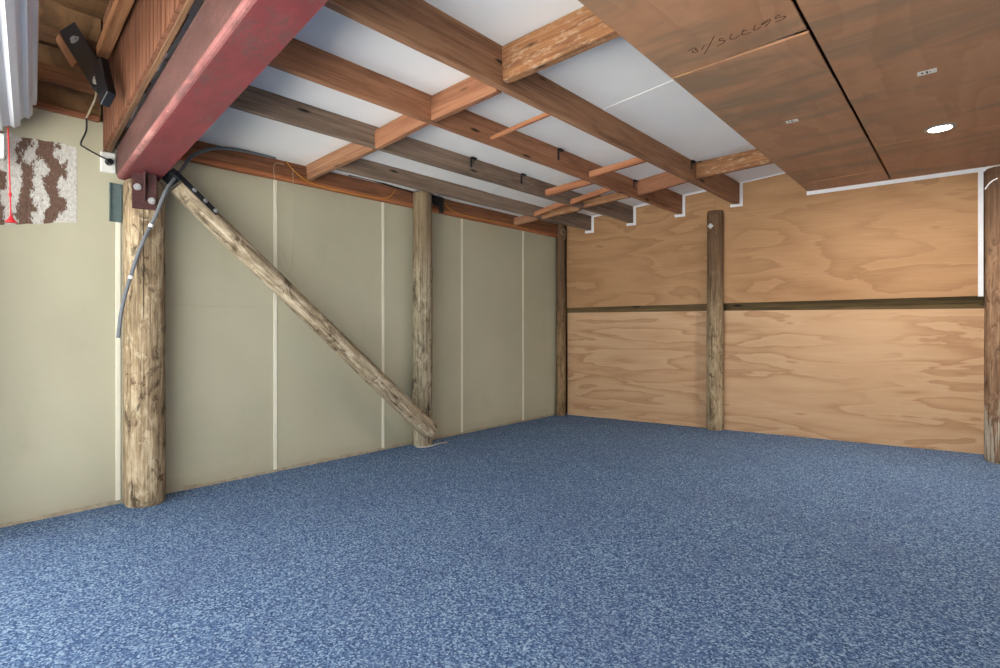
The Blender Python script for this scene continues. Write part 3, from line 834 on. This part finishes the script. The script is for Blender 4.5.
# torn paper patch
bm = bmesh.new(); rnd = random.Random(9); ys = [0.40 + 0.62 * i / 14 for i in range(15)]
topz = [2.585 - 0.006 * math.sin(i) + rnd.uniform(-.008, .008) for i in range(15)]; botz = [1.935 + 0.118 * i / 14 + rnd.uniform(-.006, .006) for i in range(15)]
for i in range(14):
    add_hex(bm, [(0.0005, ys[i], botz[i]), (0.0005, ys[i + 1], botz[i + 1]), (0.003, ys[i + 1], botz[i + 1]), (0.003, ys[i], botz[i]),
                 (0.0005, ys[i], topz[i]), (0.0005, ys[i + 1], topz[i + 1]), (0.003, ys[i + 1], topz[i + 1]), (0.003, ys[i], topz[i])])
bmesh.ops.remove_doubles(bm, verts=bm.verts, dist=1e-5)
props(link('torn_paper_patch', bm, 'patch'), 'torn white paper patch with brown glue streaks on the wall below the roller door', 'wall patch')

# ---------------------------------------------------------------- timbers and bracket by the roller door
timber('timber_girt', (0.022, -0.9, 3.30), (0.022, 1.15, 3.30), 0.05, 0.115, 'girt_dark', 'dark rough timber girt high on the wall behind the black bracket', 'girt', 'girts above the grey wall')
timber('timber_girt', (0.022, -0.9, 3.04), (0.022, 1.15, 3.04), 0.05, 0.115, 'girt_brown', 'brown timber girt above the wall, under the dark girt', 'girt', 'girts above the grey wall')
timber('timber_girt', (0.012, -0.9, 2.812), (0.012, 1.15, 2.812), 0.032, 0.04, 'plate_red', 'thin red-brown timber strip capping the grey wall by the roller door', 'girt', 'girts above the grey wall')
timber('ledger', (0.36, 1.09, 3.16), (2.4, 0.905, 3.33), 0.07, 0.07, 'ledger', 'pale brown ledger timber running up the matched boards above the black bracket', 'ledger')
brk = thing('knee_bracket', (0.3, 0.98, 2.9), 'black bolted steel knee bracket between the wall girt and the matched boards', 'bracket')
E0, E1 = Vector((0.09, 0.955, 3.37)), Vector((0.64, 1.02, 2.84))
km = frame(E0, E1, (0.55, -0.8, 0.3)); KL = (E1 - E0).length
bm = bmesh.new(); add_box(bm, (0, -0.06, 0), (KL, 0.06, 0.012), .003); add_box(bm, (0, -0.06, -0.03), (KL, -0.05, 0.0), .002); arm = link('arm', bm, 'black', brk, km)
bolt('bolt', km @ Vector((KL * .25, .0, .012)), km.to_3x3() @ Vector((0, 0, 1)), 0.022, arm)
bolt('bolt', km @ Vector((KL * .93, .0, .012)), km.to_3x3() @ Vector((0, 0, 1)), 0.028, arm)
F0, F1 = Vector((0.60, 1.045, 2.98)), Vector((0.80, 1.035, 2.70))
fm = frame(F0, F1, (0.1, -1, 0.1)); FL = (F1 - F0).length
bm = bmesh.new(); add_box(bm, (0, -0.055, 0), (FL, 0.055, 0.05), .004); link('foot_plate', bm, 'black', brk, fm)
timber('packing_block', (0.05, 0.925, 3.30), (0.24, 0.985, 3.06), 0.06, 0.06, 'girt_brown', parent=brk)

# power point and its flex
pp = thing('power_outlet', (0.0, 1.2, 2.44), 'white square power outlet with black plug on the grey wall beside the pole', 'power outlet')
bm = bmesh.new(); add_box(bm, (0.0, 1.158, 2.44), (0.02, 1.252, 2.588), .005); link('face_plate', bm, 'white_plastic', pp)
bm = bmesh.new(); bmesh.ops.create_cone(bm, cap_ends=True, segments=20, radius1=.026, radius2=.02, depth=.04, matrix=Matrix.Translation((0.04, 1.208, 2.515)) @ Matrix.Rotation(PI / 2, 4, 'Y'))
plug = link('plug', bm, 'black_plastic', pp, None, True)
tube('flex', [(0.06, 1.206, 2.518), (0.06, 1.15, 2.535), (0.05, 1.06, 2.578), (0.045, 1.035, 2.605), (0.05, 1.065, 2.70), (0.05, 1.066, 2.79)], 0.006, 'black_plastic', plug)
tube('flex_tail', [(0.05, 1.066, 2.79), (0.08, 1.08, 2.84), (0.16, 1.09, 2.90), (0.30, 1.07, 2.93)], 0.006, 'pale_wire', plug)

bm = bmesh.new()
add_box(bm, (0.008, 1.212, 2.085), (0.016, 1.292, 2.368), .002); add_box(bm, (0.008, 1.212, 2.085), (0.03, 1.217, 2.368), .001)
props(link('sheet_plate', bm, 'grey_plate'), 'dark grey metal plate on the wall left of the thick pole, under the power outlet', 'plate')

# conduit
con = thing('conduit', (0.3, 1.2, 1.24), 'grey flexible conduit looping from the ceiling down across the thick pole', 'conduit')
tube('pipe', [(0.09, 2.44, 2.815), (0.10, 2.33, 2.808), (0.11, 2.116, 2.80), (0.12, 1.913, 2.765), (0.14, 1.735, 2.66), (0.19, 1.645, 2.53), (0.27, 1.56, 2.42),
              (0.315, 1.485, 2.30), (0.315, 1.425, 2.13), (0.305, 1.32, 1.855), (0.30, 1.225, 1.49), (0.29, 1.195, 1.235)], 0.0135, 'conduit', con)
for p, d in (((0.313, 1.39, 2.04), (-.05, -.35, -1)), ((0.302, 1.268, 1.66), (-.02, -.28, -1))):
    d = Vector(d).normalized(); bm = bmesh.new(); m = d.to_track_quat('Z', 'Y').to_matrix().to_4x4(); m.translation = Vector(p)
    bmesh.ops.create_cone(bm, cap_ends=True, segments=14, radius1=.0165, radius2=.0165, depth=.022); link('cable_tie', bm, 'white_plastic', con, m, True)

# wires hanging on the wall plate
wl = thing('hanging_wire', (0.08, 2.5, 1.8), 'thin pale looped wire hanging from the wall plate in front of a joint strip', 'wire')
tube('loop', [(0.078, 2.615, 2.76), (0.078, 2.617, 2.3), (0.078, 2.617, 2.0), (0.079, 2.59, 1.81), (0.079, 2.545, 1.80), (0.078, 2.49, 1.88), (0.078, 2.478, 2.09), (0.078, 2.455, 2.5), (0.078, 2.435, 2.75), (0.078, 2.53, 2.775)], 0.0022, 'pale_wire', wl, 6)
tube('tail', [(0.08, 2.50, 2.05), (0.085, 2.53, 1.93), (0.09, 2.60, 1.76), (0.10, 2.68, 1.64)], 0.0018, 'pale_wire', wl, 6)
yw = tube('yellow_wire', [(0.076, 2.538, 2.83), (0.076, 2.60, 2.76), (0.077, 2.70, 2.695), (0.077, 2.80, 2.66), (0.077, 3.06, 2.642), (0.077, 3.35, 2.645), (0.077, 3.6, 2.655), (0.077, 3.72, 2.70), (0.077, 3.79, 2.78)], 0.0035, 'yellow_wire')
props(yw, 'thin yellow wire drooping along the wall plate left of the middle pole', 'wire', 'yellow wires on the wall plate')
yw2 = tube('yellow_wire', [(0.078, 4.5, 2.76), (0.077, 4.6, 2.70), (0.077, 4.75, 2.67), (0.077, 5.1, 2.665), (0.077, 5.6, 2.67), (0.077, 6.1, 2.66)], 0.003, 'yellow_wire')
props(yw2, 'thin yellow wire along the wall plate right of the middle pole', 'wire', 'yellow wires on the wall plate')
bc = tube('black_cable', [(0.09, 3.2, 2.815), (0.09, 3.5, 2.818), (0.095, 3.8, 2.80), (0.09, 4.0, 2.79)], 0.008, 'black_plastic')
props(bc, 'black cable lying on top of the wall plate left of the middle pole', 'cable')
jb = thing('junction_box', (0.07, 4.4, 2.65), 'small black junction box fixed on the wall plate just right of the middle pole', 'junction box')
bm = bmesh.new(); add_box(bm, (0.072, 4.28, 2.70), (0.13, 4.45, 2.80), .006); link('body', bm, 'black_plastic', jb)
bm = bmesh.new(); add_box(bm, (0.072, 4.42, 2.63), (0.11, 4.47, 2.705), .004); link('spout', bm, 'black_plastic', jb)
cw = tube('wire_loop', [(0.155, 6.85, 2.60), (0.17, 6.86, 2.69), (0.165, 6.80, 2.75), (0.155, 6.77, 2.70), (0.165, 6.83, 2.66), (0.16, 6.88, 2.74)], 0.003, 'pale_wire')
props(cw, 'small loop of pale wire at the top of the far corner post', 'wire')
